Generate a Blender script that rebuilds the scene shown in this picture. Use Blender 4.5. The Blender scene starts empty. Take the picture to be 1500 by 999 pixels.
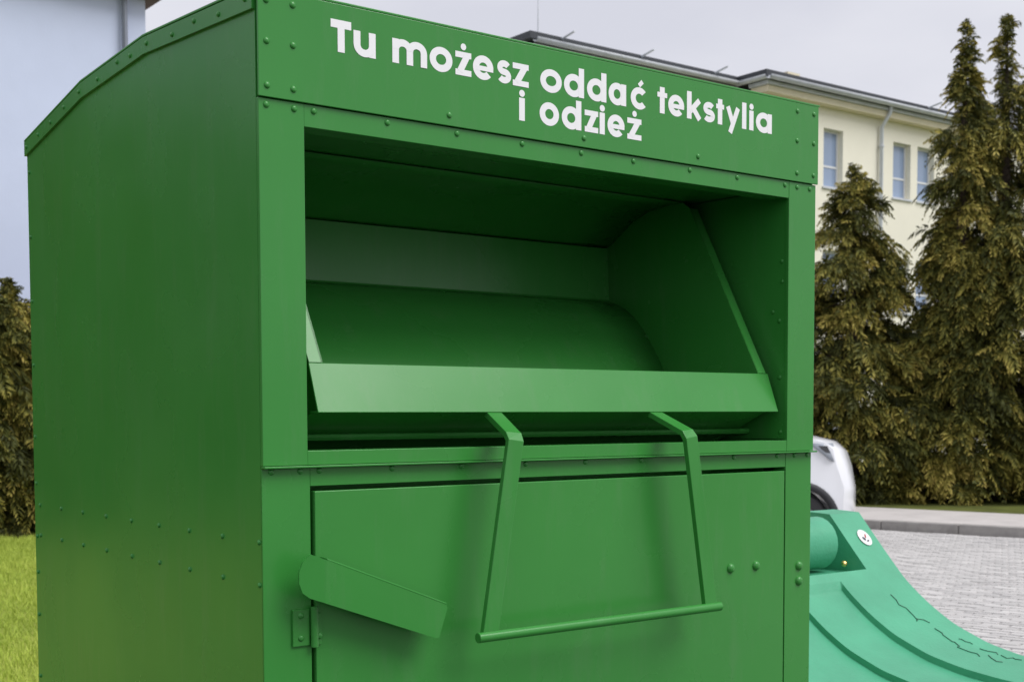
import bpy, bmesh, math, random
import numpy as np
from mathutils import Vector, Matrix
random.seed(7); RNG = np.random.default_rng(11)
R = math.radians
scene = bpy.context.scene
COL = scene.collection

# ------------------------------------------------------------------ camera
cd = bpy.data.cameras.new('camera'); cam = bpy.data.objects.new('camera', cd); COL.objects.link(cam)
CR = Vector((0.79479731, -0.60686972, -0.0025272)); CU = Vector((0.03469797, 0.04128453, 0.99854476)); CF = Vector((0.60588224, 0.79372837, -0.05386998))
CP = Vector((-0.8432324, -1.69546758, 1.5))
m3 = Matrix((CR, CU, -CF)).transposed()
cam.matrix_world = Matrix.Translation(CP) @ m3.to_4x4()
cd.sensor_width = 36; cd.lens = 1904.7 / 1500 * 36; cd.shift_y = 0.139
cd.clip_start = 0.05; cd.clip_end = 2000
cd.dof.use_dof = True; cd.dof.focus_distance = 2.15; cd.dof.aperture_fstop = 13.0
scene.camera = cam
scene.render.resolution_x = 1024; scene.render.resolution_y = 681
# ------------------------------------------------------------------ sky and sun (bright overcast, veiled sun behind the camera)
SUN_DIR = Vector((0.42, -0.70, 1.02)).normalized()          # towards the sun
world = bpy.data.worlds.new('World'); scene.world = world; world.use_nodes = True
wt = world.node_tree; wt.nodes.clear()
wo = wt.nodes.new('ShaderNodeOutputWorld'); bg = wt.nodes.new('ShaderNodeBackground')
sky = wt.nodes.new('ShaderNodeTexSky'); sky.sky_type = 'NISHITA'; sky.sun_disc = False
sky.sun_elevation = math.asin(SUN_DIR.z); sky.sun_rotation = math.atan2(SUN_DIR.x, SUN_DIR.y)
sky.air_density = 1.0; sky.dust_density = 3.0
tc = wt.nodes.new('ShaderNodeTexCoord'); mp = wt.nodes.new('ShaderNodeMapping'); mp.inputs['Scale'].default_value = (1, 1, 2.6)
nz = wt.nodes.new('ShaderNodeTexNoise'); nz.inputs['Scale'].default_value = 2.2; nz.inputs['Detail'].default_value = 6; nz.inputs['Roughness'].default_value = 0.5
cr = wt.nodes.new('ShaderNodeValToRGB')
cr.color_ramp.elements[0].position = 0.30; cr.color_ramp.elements[0].color = (6.9, 6.95, 7.7, 1)
cr.color_ramp.elements[1].position = 0.72; cr.color_ramp.elements[1].color = (9.2, 9.15, 9.6, 1)
mx = wt.nodes.new('ShaderNodeMix'); mx.data_type = 'RGBA'; mx.inputs[0].default_value = 0.90
L = wt.links.new
L(tc.outputs['Generated'], mp.inputs['Vector']); L(mp.outputs[0], nz.inputs['Vector']); L(nz.outputs['Fac'], cr.inputs['Fac'])
L(sky.outputs['Color'], mx.inputs[6]); L(cr.outputs['Color'], mx.inputs[7]); L(mx.outputs[2], bg.inputs['Color'])
bg.inputs['Strength'].default_value = 0.10; L(bg.outputs[0], wo.inputs['Surface'])
sl = bpy.data.lights.new('sun', 'SUN'); sl.energy = 2.3; sl.angle = R(38); sl.color = (1.0, 0.985, 0.965)
so = bpy.data.objects.new('sun', sl); COL.objects.link(so); so.rotation_euler = SUN_DIR.to_track_quat('Z', 'Y').to_euler(); so.location = (0, -6, 12)
vs = scene.view_settings; vs.view_transform = 'Standard'; vs.look = 'None'; vs.gamma = 1; vs.exposure = 0.08; vs.use_curve_mapping = False
scene.render.engine = 'CYCLES'

# ------------------------------------------------------------------ materials
def mat(name, col, rough=0.6, spec=0.5, var=0.0, vscale=4.0, bump=0.0, bscale=60.0, bump2=0.0, b2scale=3.0, metal=0.0, col2=None, detail=4, coat=0.0):
    m = bpy.data.materials.new(name); m.use_nodes = True; t = m.node_tree; p = t.nodes['Principled BSDF']
    p.inputs['Base Color'].default_value = (*col, 1); p.inputs['Roughness'].default_value = rough
    p.inputs['Specular IOR Level'].default_value = spec; p.inputs['Metallic'].default_value = metal; p.inputs['Coat Weight'].default_value = coat
    geo = t.nodes.new('ShaderNodeNewGeometry')
    if var or col2:
        n = t.nodes.new('ShaderNodeTexNoise'); n.inputs['Scale'].default_value = vscale; n.inputs['Detail'].default_value = detail; n.inputs['Roughness'].default_value = 0.6
        t.links.new(geo.outputs['Position'], n.inputs['Vector'])
        r = t.nodes.new('ShaderNodeValToRGB'); r.color_ramp.elements[0].position = 0.32; r.color_ramp.elements[1].position = 0.68
        c2 = col2 or tuple(min(1, c * (1 + var)) for c in col); c1 = col if col2 else tuple(c * (1 - var) for c in col)
        r.color_ramp.elements[0].color = (*c1, 1); r.color_ramp.elements[1].color = (*c2, 1)
        t.links.new(n.outputs['Fac'], r.inputs['Fac']); t.links.new(r.outputs['Color'], p.inputs['Base Color'])
    last = None
    for st, sc, dist in ((bump2, b2scale, 0.02), (bump, bscale, 0.004)):
        if st:
            n = t.nodes.new('ShaderNodeTexNoise'); n.inputs['Scale'].default_value = sc; n.inputs['Detail'].default_value = 2
            t.links.new(geo.outputs['Position'], n.inputs['Vector'])
            b = t.nodes.new('ShaderNodeBump'); b.inputs['Strength'].default_value = st; b.inputs['Distance'].default_value = dist
            t.links.new(n.outputs['Fac'], b.inputs['Height'])
            if last: t.links.new(last.outputs[0], b.inputs['Normal'])
            last = b
    if last: t.links.new(last.outputs[0], p.inputs['Normal'])
    return m
M = {}
M['paint'] = mat('green_paint', (0.040, 0.250, 0.042), 0.25, 0.42, 0.05, 2.5, 0.012, 220, 0.10, 2.2)
M['paint_dark'] = mat('green_paint_door', (0.041, 0.245, 0.042), 0.26, 0.42, 0.06, 2.0, 0.012, 220, 0.14, 2.0)
def wear(m, lo, hi, dust):
    """uneven gloss, faint wiped dust and a few scuffs on painted sheet steel"""
    t = m.node_tree; p = t.nodes['Principled BSDF']; geo = t.nodes.new('ShaderNodeNewGeometry')
    n = t.nodes.new('ShaderNodeTexNoise'); n.inputs['Scale'].default_value = 3.5; n.inputs['Detail'].default_value = 6; t.links.new(geo.outputs['Position'], n.inputs['Vector'])
    r = t.nodes.new('ShaderNodeMapRange'); r.inputs['From Min'].default_value = .3; r.inputs['From Max'].default_value = .7; r.inputs['To Min'].default_value = lo; r.inputs['To Max'].default_value = hi
    t.links.new(n.outputs['Fac'], r.inputs['Value']); t.links.new(r.outputs[0], p.inputs['Roughness'])
    mp_ = t.nodes.new('ShaderNodeMapping'); mp_.inputs['Scale'].default_value = (14, 14, 2.2); t.links.new(geo.outputs['Position'], mp_.inputs['Vector'])
    n2 = t.nodes.new('ShaderNodeTexNoise'); n2.inputs['Scale'].default_value = 1.6; n2.inputs['Detail'].default_value = 8; n2.inputs['Roughness'].default_value = .7; t.links.new(mp_.outputs[0], n2.inputs['Vector'])
    r2 = t.nodes.new('ShaderNodeMapRange'); r2.inputs['From Min'].default_value = .52; r2.inputs['From Max'].default_value = .85; r2.inputs['To Max'].default_value = dust; t.links.new(n2.outputs['Fac'], r2.inputs['Value'])
    mxx = t.nodes.new('ShaderNodeMix'); mxx.data_type = 'RGBA'; mxx.inputs[7].default_value = (.22, .27, .20, 1)
    old = p.inputs['Base Color'].links[0].from_socket; t.links.new(old, mxx.inputs[6]); t.links.new(r2.outputs[0], mxx.inputs[0]); t.links.new(mxx.outputs[2], p.inputs['Base Color'])
wear(M['paint'], .20, .32, .16); wear(M['paint_dark'], .21, .34, .18)
M['white_vinyl'] = mat('white_vinyl', (0.90, 0.90, 0.91), 0.35)
M['plastic'] = mat('green_plastic', (0.075, 0.37, 0.215), 0.42, 0.4, 0.10, 5, 0.25, 120)
M['sticker'] = mat('sticker_white', (0.8, 0.8, 0.8), 0.4)
M['ink'] = mat('ink_dark', (0.05, 0.05, 0.07), 0.5)
M['ink_red'] = mat('ink_red', (0.45, 0.05, 0.06), 0.5)
M['scribble'] = mat('scribble_ink', (0.02, 0.10, 0.06), 0.5)
M['brass'] = mat('brass', (0.75, 0.55, 0.2), 0.3, metal=1.0)
M['rubber'] = mat('rubber', (0.02, 0.02, 0.022), 0.75, bump=0.3)
M['steel'] = mat('steel', (0.45, 0.46, 0.48), 0.35, metal=1.0)
M['wall_white'] = mat('white_render', (0.57, 0.63, 0.80), 0.9, 0.2, 0.04, 0.7, 0.3, 40)  # bluish shade on the white wall is put into this colour
M['wall_cream'] = mat('cream_render', (0.86, 0.83, 0.71), 0.9, 0.2, 0.04, 0.5, 0.3, 40)
M['trim_cream'] = mat('cream_trim', (0.78, 0.71, 0.54), 0.85, 0.2, 0.05, 1)
M['soffit'] = mat('brown_soffit', (0.16, 0.12, 0.10), 0.8, 0.2, 0.15, 3)
M['roof'] = mat('dark_roof_sheet', (0.045, 0.05, 0.06), 0.5, 0.4, 0.15, 2)
M['zinc'] = mat('zinc_gutter', (0.58, 0.61, 0.66), 0.4, 0.5, 0.08, 3)
M['pipe'] = mat('grey_downpipe', (0.22, 0.24, 0.30), 0.5, 0.4, 0.08, 3)
M['frame'] = mat('white_window_frame', (0.75, 0.76, 0.78), 0.4)
M['glass'] = mat('window_glass', (0.26, 0.34, 0.50), 0.06, 0.8)  # pale blue base carries the sky reflection as colour
M['car'] = mat('white_car_paint', (0.78, 0.79, 0.83), 0.22, 0.5, coat=0.6)
M['clad'] = mat('black_cladding', (0.025, 0.026, 0.03), 0.6, bump=0.2, bscale=200)
M['cglass'] = mat('car_glass', (0.015, 0.018, 0.02), 0.05, 0.8)
M['lamp'] = mat('headlight_lens', (0.30, 0.33, 0.38), 0.08, 0.8)
M['orange'] = mat('indicator_lens', (0.6, 0.22, 0.03), 0.2)
M['red'] = mat('tail_lens', (0.4, 0.02, 0.02), 0.2)
M['bark'] = mat('bark', (0.055, 0.042, 0.032), 0.9, 0.2, 0.3, 12, 0.6, 40)
M['kerb'] = mat('concrete_kerb', (0.33, 0.315, 0.30), 0.9, 0.2, 0.15, 6, 0.5, 60)
M['walk'] = mat('pavement_concrete', (0.52, 0.49, 0.47), 0.9, 0.2, 0.08, 2.5, 0.4, 50)
M['sand'] = mat('joint_sand', (0.27, 0.25, 0.235), 0.95, 0.1, 0.2, 8)
M['soil'] = mat('verge_turf', (0.075, 0.085, 0.025), 0.95, 0.1, vscale=2.5, col2=(0.14, 0.16, 0.04), bump=0.8, bscale=30)
M['turf'] = mat('lawn_turf', (0.22, 0.27, 0.05), 0.95, 0.1, vscale=1.8, col2=(0.32, 0.36, 0.075), bump=0.8, bscale=40)
M['asphalt'] = mat('asphalt', (0.05, 0.05, 0.052), 0.85, 0.3, 0.2, 8, 0.6, 120)
M['field'] = mat('meadow', (0.10, 0.13, 0.035), 0.95, 0.1, vscale=0.15, col2=(0.16, 0.18, 0.06))

def attr_mat(name, ramp, rough=0.65, spec=0.25, trans=0.0, namp=0.25):
    """colour from the mesh attribute 'tint' (0..1)"""
    m = bpy.data.materials.new(name); m.use_nodes = True; t = m.node_tree; p = t.nodes['Principled BSDF']
    a = t.nodes.new('ShaderNodeAttribute'); a.attribute_name = 'tint'
    r = t.nodes.new('ShaderNodeValToRGB'); e = r.color_ramp.elements
    e[0].position, e[0].color = ramp[0][0], (*ramp[0][1], 1); e[1].position, e[1].color = ramp[-1][0], (*ramp[-1][1], 1)
    for pos, c in ramp[1:-1]:
        k = e.new(pos); k.color = (*c, 1)
    t.links.new(a.outputs['Fac'], r.inputs['Fac']); t.links.new(r.outputs['Color'], p.inputs['Base Color'])
    p.inputs['Roughness'].default_value = rough; p.inputs['Specular IOR Level'].default_value = spec
    return m
M['needles'] = attr_mat('conifer_sprays', [(0.0, (0.018, 0.024, 0.006)), (0.32, (0.080, 0.088, 0.016)), (0.60, (0.29, 0.255, 0.048)), (1.0, (0.64, 0.49, 0.14))])  # spray bases darkened, gap shade put into the tint; golden tips are growth
M['grass'] = attr_mat('grass_blades', [(0.0, (0.21, 0.30, 0.04)), (0.6, (0.42, 0.52, 0.08)), (1.0, (0.58, 0.60, 0.16))])
M['paver'] = attr_mat('concrete_pavers', [(0.0, (0.44, 0.43, 0.42)), (0.5, (0.51, 0.495, 0.485)), (1.0, (0.59, 0.575, 0.56))], 0.85, 0.3)

# ------------------------------------------------------------------ mesh helpers
ORG = {}
class MB:
    def __init__(s): s.v = []; s.f = []
    def add(s, v, f):
        o = len(s.v); s.v += [tuple(q) for q in v]; s.f += [tuple(i + o for i in q) for q in f]; return s
    def box(s, a, b):
        x0, y0, z0 = a; x1, y1, z1 = b
        v = [(x0,y0,z0),(x1,y0,z0),(x1,y1,z0),(x0,y1,z0),(x0,y0,z1),(x1,y0,z1),(x1,y1,z1),(x0,y1,z1)]
        return s.add(v, [(3,2,1,0),(4,5,6,7),(0,1,5,4),(1,2,6,5),(2,3,7,6),(3,0,4,7)])
    def prism(s, poly, ax, a, b):
        """polygon in the two other axes (kept in x,y,z order), extruded along axis ax from a to b"""
        n = len(poly)
        def P(q, c):
            q = list(q); q.insert(ax, c); return q
        s.add([P(q, a) for q in poly] + [P(q, b) for q in poly],
              [tuple(range(n))[::-1], tuple(range(n, 2*n))] + [(i, (i+1) % n, n+(i+1) % n, n+i) for i in range(n)])
        return s
    def tube(s, path, r, n=10, cap=True):
        P = [Vector(q) for q in path]; rr = r if isinstance(r, (list, tuple)) else [r]*len(P); V = []; prev = None
        for i, q in enumerate(P):
            d = (P[min(i+1, len(P)-1)] - P[max(i-1, 0)]).normalized()
            a = d.orthogonal().normalized() if prev is None else (prev - d*prev.dot(d)).normalized()
            prev = a; b = d.cross(a)
            V += [q + (a*math.cos(2*math.pi*k/n) + b*math.sin(2*math.pi*k/n))*rr[i] for k in range(n)]
        F = [(i*n+k, i*n+(k+1) % n, (i+1)*n+(k+1) % n, (i+1)*n+k) for i in range(len(P)-1) for k in range(n)]
        if cap: F += [tuple(range(n))[::-1], tuple(range((len(P)-1)*n, len(P)*n))]
        return s.add(V, F)
    def sheet(s, rows):
        """grid of points, rows of equal length"""
        n = len(rows[0]); return s.add([q for r in rows for q in r], [(i*n+k, i*n+k+1, (i+1)*n+k+1, (i+1)*n+k) for i in range(len(rows)-1) for k in range(n-1)])
    def build(s, name, m, parent=None, bevel=0, smooth=False, thick=0):
        return link(name, s.v, s.f, m, parent, bevel, smooth, thick)
def link(name, v, f, m, parent=None, bevel=0, smooth=False, thick=0, recalc=True):
    v = np.array(v, float); c = (v.min(0) + v.max(0))/2
    if parent is None: c[2] = v[:, 2].min()
    me = bpy.data.meshes.new(name); me.from_pydata((v - c).tolist(), [], f)
    if recalc:
        bm = bmesh.new(); bm.from_mesh(me); bmesh.ops.recalc_face_normals(bm, faces=bm.faces); bm.to_mesh(me); bm.free()
    me.materials.append(M[m] if isinstance(m, str) else m)
    o = bpy.data.objects.new(name, me); COL.objects.link(o)
    place(o, c, parent)
    if thick:
        k = o.modifiers.new('thickness', 'SOLIDIFY'); k.thickness = thick; k.offset = 0
    if bevel:
        k = o.modifiers.new('edges', 'BEVEL'); k.width = bevel; k.segments = 2; k.limit_method = 'ANGLE'; k.angle_limit = R(35); k.harden_normals = False
    if smooth:
        for q in me.polygons: q.use_smooth = True
        if smooth == 'auto':
            me.set_sharp_from_angle(angle=R(35))
    return o
def place(o, c, parent):
    ORG[o.name] = Vector(c)
    o.parent = parent; o.location = Vector(c) - (ORG[parent.name] if parent else Vector())
def thing(name, loc, label, cat, group=None):
    o = bpy.data.objects.new(name, None); COL.objects.link(o); o.empty_display_size = 0.2
    place(o, loc, None); return tag(o, label, cat, group)
def tag(o, label=None, cat=None, group=None, kind=None):
    for k, q in (('label', label), ('category', cat), ('group', group), ('kind', kind)):
        if q: o[k] = q
    return o
def struct(o): o['kind'] = 'structure'; return o
def rect_wall(mb, x0, x1, z0, z1, y, holes):
    """front skin in plane y with rectangular holes (hx0,hx1,hz0,hz1)"""
    xs = sorted({x0, x1, *[h[0] for h in holes], *[h[1] for h in holes]}); zs = sorted({z0, z1, *[h[2] for h in holes], *[h[3] for h in holes]})
    for i in range(len(xs)-1):
        for k in range(len(zs)-1):
            cx, cz = (xs[i]+xs[i+1])/2, (zs[k]+zs[k+1])/2
            if any(h[0] < cx < h[1] and h[2] < cz < h[3] for h in holes): continue
            mb.add([(xs[i],y,zs[k]),(xs[i+1],y,zs[k]),(xs[i+1],y,zs[k+1]),(xs[i],y,zs[k+1])], [(0,1,2,3)])
def dome_mesh(name, r, h, axis, m, seg=12):
    """flattened rivet head, axis = outward unit vector"""
    ax = Vector(axis); a = ax.orthogonal().normalized(); b = ax.cross(a); V = []; F = []
    prof = [(1.0, -0.15), (0.97, 0.25), (0.78, 0.68), (0.42, 0.94)]
    for pr, ph in prof: V += [(a*math.cos(2*math.pi*k/seg) + b*math.sin(2*math.pi*k/seg))*r*pr + ax*h*ph for k in range(seg)]
    V.append(ax*h)
    for i in range(3): F += [(i*seg+k, i*seg+(k+1) % seg, (i+1)*seg+(k+1) % seg, (i+1)*seg+k) for k in range(seg)]
    F += [(3*seg+k, 3*seg+(k+1) % seg, 4*seg) for k in range(seg)]
    me = bpy.data.meshes.new(name); me.from_pydata(V, [], F); me.materials.append(M[m])
    for q in me.polygons: q.use_smooth = True
    return me
def inst(name, me, loc, parent):
    o = bpy.data.objects.new(name, me); COL.objects.link(o); place(o, loc, parent); return o

# ------------------------------------------------------------------ ground, lawn, road, pavement
KT = Vector((0.233, -0.9725, 0)); KN = Vector((0.9725, 0.233, 0)); K0 = Vector((12.957, 8.617, 0))   # kerb line: direction towards the viewer, direction away from the road
def K(s, n, z=0.0): return K0 + KT*s + KN*n + Vector((0, 0, z))
struct(MB().add([(-600,-600,-.06),(600,-600,-.06),(600,600,-.06),(-600,600,-.06)], [(0,1,2,3)]).build('ground', 'field'))
# road bed of pavers: everything on the viewer's side of the kerb except the lawn behind the containers
lawn_poly = [(-30, 2.3), (4.3, 2.3), (4.9, 16.2), (-30, 16.2)]
struct(MB().add([(*q, -0.012) for q in lawn_poly], [(0,1,2,3)]).build('lawn', 'turf'))
roadpts = [K(34, 0), K(-26, 0), K(-26, -12), K(34, -36)]
struct(MB().add([(q.x, q.y, -0.030) for q in roadpts], [(0,1,2,3)]).build('road', 'sand'))
struct(MB().add([(-30,-30,-.008),(3.7,-30,-.008),(3.9,2.28,-.008),(-30,2.28,-.008)], [(0,1,2,3)]).build('added_dark_apron', 'asphalt'))  # unseen dark ground added to cut bounce light on front and hopper
wk = MB().add([K(34, .15, .112), K(34, 2.25, .112), K(-26, 2.25, .112), K(-26, .15, .112)], [(0,1,2,3)]); struct(wk.build('pavement', 'walk'))
struct(MB().add([K(34, 2.25, .104), K(34, 40, .104), K(-26, 40, .104), K(-26, 2.25, .104)], [(0,1,2,3)]).build('verge', 'soil'))
kb = struct(MB().add([K(34, -.01, -.02), K(34, .16, -.02), K(-26, .16, -.02), K(-26, -.01, -.02)], [(0,1,2,3)]).build('kerb', 'sand'))
kst = None
for i in range(-16, 16):
    a, b = i*1.0 + .004, i*1.0 + .996; dz = random.uniform(-.004, .004)
    P = [K(a, 0), K(b, 0), K(b, .148), K(a, .148)]
    MB().add([(q.x, q.y, -.018) for q in P] + [(q.x, q.y, .12+dz) for q in P], [(3,2,1,0),(4,5,6,7),(0,1,5,4),(1,2,6,5),(2,3,7,6),(3,0,4,7)]).build('kerb_stone', 'kerb', kb, bevel=.012)
# pavers: real blocks with bevelled edges, joined
def pavers():
    V = []; F = []; T = []
    bl, bw = .20, .10
    def inlawn(x, y): return (y > 2.2 and y < 16.3 and x < 4.4 + (y-2.3)*.043)
    n = 0
    for j in range(0, 130):
        nn = -.06 - bw*(j+.5)
        off = (j % 2)*.5*bl
        for i in range(-62, 86):
            s = i*bl + off
            c = K0 + KT*s + KN*nn
            if (c.x < 4.05 and c.y < 2.4) or c.y < -8 or c.y > 16 or inlawn(c.x, c.y): continue
            hz = random.gauss(0, .0016) + .004*math.sin(c.x*1.7+c.y*.6)
            tx, ty = random.gauss(0, .006), random.gauss(0, .010)
            o = len(V); g = .0035
            for (e, zz) in ((0, -.024), (.007, 0.0)):
                for (u, w) in ((-1,-1),(1,-1),(1,1),(-1,1)):
                    q = c + KT*(u*(bl/2-g-e)) + KN*(w*(bw/2-g-e))
                    V.append((q.x, q.y, zz + hz + tx*u*bl/2*(e > 0) + ty*w*bw/2*(e > 0)))
            F += [(o+4,o+5,o+6,o+7),(o,o+1,o+5,o+4),(o+1,o+2,o+6,o+5),(o+2,o+3,o+7,o+6),(o+3,o,o+4,o+7)]
            T += [min(1, max(0, random.gauss(.5, .22)))]*8
    return V, F, T
def tint(o, T):
    a = o.data.attributes.new('tint', 'FLOAT', 'POINT'); a.data.foreach_set('value', np.asarray(T, dtype=np.float32))
V, F, T = pavers(); pv = link('paver_blocks', V, F, 'paver', recalc=False); tint(pv, T)
tag(pv, 'grey concrete paver blocks laid over the road', 'pavers', kind='stuff')
# lawn grass blades
def grass(n, x0, x1, y0, y1):
    x = RNG.uniform(x0, x1, n); y = RNG.uniform(y0, y1, n); keep = x < 4.3 + (y-2.3)*.043 - .02; x = x[keep]; y = y[keep]; n = len(x)
    patch = .5 + .5*np.sin(x*2.1+1.3*np.sin(y*1.3))*np.sin(y*1.7+x*.4)
    h = RNG.uniform(.025, .06, n)*(.8+.4*patch); a = RNG.uniform(0, 2*np.pi, n); w = RNG.uniform(.0025, .0045, n); ln = RNG.uniform(0.1, .9, n)*h; d = RNG.uniform(0, 2*np.pi, n)
    bx, by = np.cos(a)*w, np.sin(a)*w
    z0 = np.full(n, -.013)
    v = np.stack([np.stack([x-bx, y-by, z0], 1), np.stack([x+bx, y+by, z0], 1), np.stack([x+np.cos(d)*ln, y+np.sin(d)*ln, z0+h], 1)], 1).reshape(-1, 3)
    t = np.clip(RNG.normal(.40, .16, n) + (patch-.5)*.35, 0, 1); t3 = np.stack([t*.8, t*.8, np.clip(t+.12, 0, 1)], 1).reshape(-1)
    f = np.arange(3*n).reshape(-1, 3)
    return v, f, t3
v, f, t3 = grass(230000, -1.5, 5.0, 3.2, 16.0)
go = link('grass', v, f.tolist(), 'grass', recalc=False); tint(go, t3); tag(go, 'short yellow green grass of the lawn beside the container', 'grass', kind='stuff')

# ------------------------------------------------------------------ conifers
def conifer(name, base, H, rad, seed, n, label, lean=(0, 0), group='conifers along the pavement', frond=0.42, low=0.02):
    """rad(t) = crown radius at relative height t; drooping feathery sprays on real limbs"""
    g = np.random.default_rng(seed); bx, by, bz = base
    root = thing(name, base, label, 'tree', group)
    tk = MB(); path = []
    for i in range(9):
        t = i/8; path.append((bx+lean[0]*t*t, by+lean[1]*t*t, bz - .05 + t*(H*.97)))
    r0 = .035*H**.9
    tk.tube(path, [max(.008, r0*(1-i/8)**.8) for i in range(9)], 8)
    for i in range(70):
        t = g.uniform(.04, .93)**.9; az = g.uniform(0, 6.283); r = rad(t)*g.uniform(.6, .9)
        c = Vector((bx+lean[0]*t*t, by+lean[1]*t*t, bz + t*H))
        e = Vector((math.cos(az), math.sin(az), 0))
        tk.tube([c, c+e*r*.5+Vector((0,0,.10*r)), c+e*r+Vector((0,0,-.05*r))], [.022*(1-t)+.008, .014*(1-t)+.006, .004], 5)
    tk.build('trunk', 'bark', root, smooth=True)
    # fronds sit along discrete boughs, so the crown has clumps and gaps
    nb = max(40, n//26)
    tb = g.uniform(low, .93, nb*3); rb = np.array([rad(q) for q in tb]); kp = g.uniform(0, 1, nb*3) < rb/rb.max()*.8+.2; tb = tb[kp][:nb]; rb = rb[kp][:nb]; nb = len(tb)
    ab = g.uniform(0, 2*np.pi, nb); rb = rb*g.uniform(.72, 1.32, nb); up0 = g.normal(.10, .16, nb); cb = g.normal(0, .10, nb)
    bi = g.integers(0, nb, n); kt = g.integers(0, n, n//14)                      # and a few along the leader
    sfrac = .30 + .72*g.beta(2.2, 1.2, n)
    t = tb[bi]; rr = rb[bi]; az = ab[bi] + g.normal(0, .10, n)/np.clip(rr, .25, 2)
    r = rr*sfrac
    c = np.stack([bx+lean[0]*t*t+np.cos(az)*r, by+lean[1]*t*t+np.sin(az)*r, bz+t*H + up0[bi]*r - .22*r*sfrac + g.normal(0, .07, n)], 1)
    tl_ = .6 + .4*g.beta(1.3, 1.1, len(kt)); t = t.copy(); t[kt] = tl_; c[kt] = np.stack([bx+lean[0]*tl_**2+g.normal(0, .03, len(kt)), by+lean[1]*tl_**2+g.normal(0, .03, len(kt)), bz+tl_*H], 1)
    rr = np.where(np.isin(np.arange(n), kt), .05, rr)
    c[:, 2] = np.maximum(c[:, 2], bz+.10)
    az2 = az + g.normal(0, .55, n); el = g.normal(.05, .35, n) + np.clip((t-.80)*6.5, 0, 1.25)
    d = np.stack([np.cos(az2)*np.cos(el), np.sin(az2)*np.cos(el), np.sin(el)], 1)
    Lf = frond*g.uniform(.55, 1.15, n)*np.clip(.55+rr*.6, .5, 1.0)
    side = np.cross(d, np.array([0, 0, 1.])); side /= np.linalg.norm(side, axis=1)[:, None]
    roll = g.normal(0, .7, n); up = np.cross(side, d); side = side*np.cos(roll)[:, None] + up*np.sin(roll)[:, None]
    ct = np.clip(g.normal(.27, .18, n) + cb[bi]*1.8, 0, .9)      # age of the spray: some have yellow brown tips
    Vs = []; Ts = []; Q = 12
    drop = g.uniform(.35, 1.0, n)
    nrm = np.cross(d, side)
    for k in range(Q):
        u = k/(Q-1)
        p0 = c + d*(Lf*u)[:, None]; p0[:, 2] -= drop*Lf*u*u
        tan = d.copy(); tan[:, 2] -= 2*drop*u; tan /= np.linalg.norm(tan, axis=1)[:, None]
        for s in (-1, 1):
            ll = Lf*(.34*(1-u)**.7+.14)*g.uniform(.7, 1.25, n); wd = Lf*.036*g.uniform(.8, 1.3, n)
            dr = tan*.75 + side*(s*g.uniform(.55, .95, n))[:, None] + nrm*g.normal(0, .28, n)[:, None]; dr[:, 2] -= .25; dr /= np.linalg.norm(dr, axis=1)[:, None]
            wv = np.cross(dr, nrm + g.normal(0, .5, (n, 3))); wv /= np.linalg.norm(wv, axis=1)[:, None]
            mid = p0 + dr*(ll*.55)[:, None]; tip = p0 + dr*ll[:, None]; tip[:, 2] -= ll*.2
            Vs.append(np.stack([p0, mid + wv*wd[:, None], tip, mid - wv*wd[:, None]], 1))
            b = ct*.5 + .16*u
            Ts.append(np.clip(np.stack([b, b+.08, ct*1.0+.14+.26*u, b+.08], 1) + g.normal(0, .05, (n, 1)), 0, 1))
    V = np.concatenate(Vs).reshape(-1, 3); T = np.concatenate(Ts).reshape(-1)
    f = np.arange(len(V)).reshape(-1, 4).tolist()
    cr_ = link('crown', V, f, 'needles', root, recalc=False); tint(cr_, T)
    return root
def prof(pts):
    a = np.array(pts); return lambda t: float(np.interp(t, a[:, 0], a[:, 1]))
conifer('conifer_tree', (15.95, 11.45, .10), 5.25, prof([(0,.85),(.06,.95),(.4,.80),(.7,.52),(.88,.33),(.95,.15),(1,.02)]), 3, 4200,
        'shorter broad conifer close to the right edge of the textile container')
conifer('conifer_tree', (17.1, 10.25, .10), 7.35, prof([(0,.80),(.06,.90),(.20,.80),(.34,.50),(.62,.38),(.76,.26),(.87,.11),(1,.0)]), 5, 4200,
        'tall slim conifer, left of the two pointed tops')
conifer('conifer_tree', (17.75, 9.95, .10), 7.5, prof([(0,1.0),(.06,1.18),(.36,1.05),(.62,.66),(.76,.40),(.87,.18),(1,.0)]), 8, 4800,
        'tallest bushy conifer, right of the two pointed tops')
conifer('conifer_tree', (19.2, 8.7, .10), 6.4, prof([(0,1.1),(.06,1.3),(.4,1.15),(.62,.8),(.8,.48),(.92,.25),(1,.03)]), 12, 2200,
        'conifer mostly cut off by the right edge of the photo')
shr = []
for i, (x, y, h) in enumerate([(3.3,15.75,3.2),(4.25,15.65,3.2)]):
    shr.append(conifer('conifer_shrub', (x, y, -.01), h, prof([(0,.95),(.08,1.05),(.5,1.0),(.85,.95),(.95,.75),(1,.4)]), 20+i, 6000,
            ['olive brown conifer shrub at the left edge beside the lawn', 'conifer shrub behind the left back edge of the textile container'][i],
            group='conifer shrubs along the lawn', frond=.34))
for i in range(12):                                   # hedge carried on unseen, added as a dark reflection for the side panel
    src = shr[i % 2]; c = src.copy(); COL.objects.link(c); c.location = (2.35-1.05*i, 15.85+.05*(i % 3), -.01); c.rotation_euler = (0, 0, i*2.1)
    if i > 2: c.scale = (1.35, 1.35, 1.75+.25*math.sin(i*2.3))     # heightened to darken what the side panel reflects
    c['label'] = 'unseen conifer added past the left edge as dark reflection for the container side'
    for ch in src.children:
        k = ch.copy(); COL.objects.link(k); k.parent = c

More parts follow.
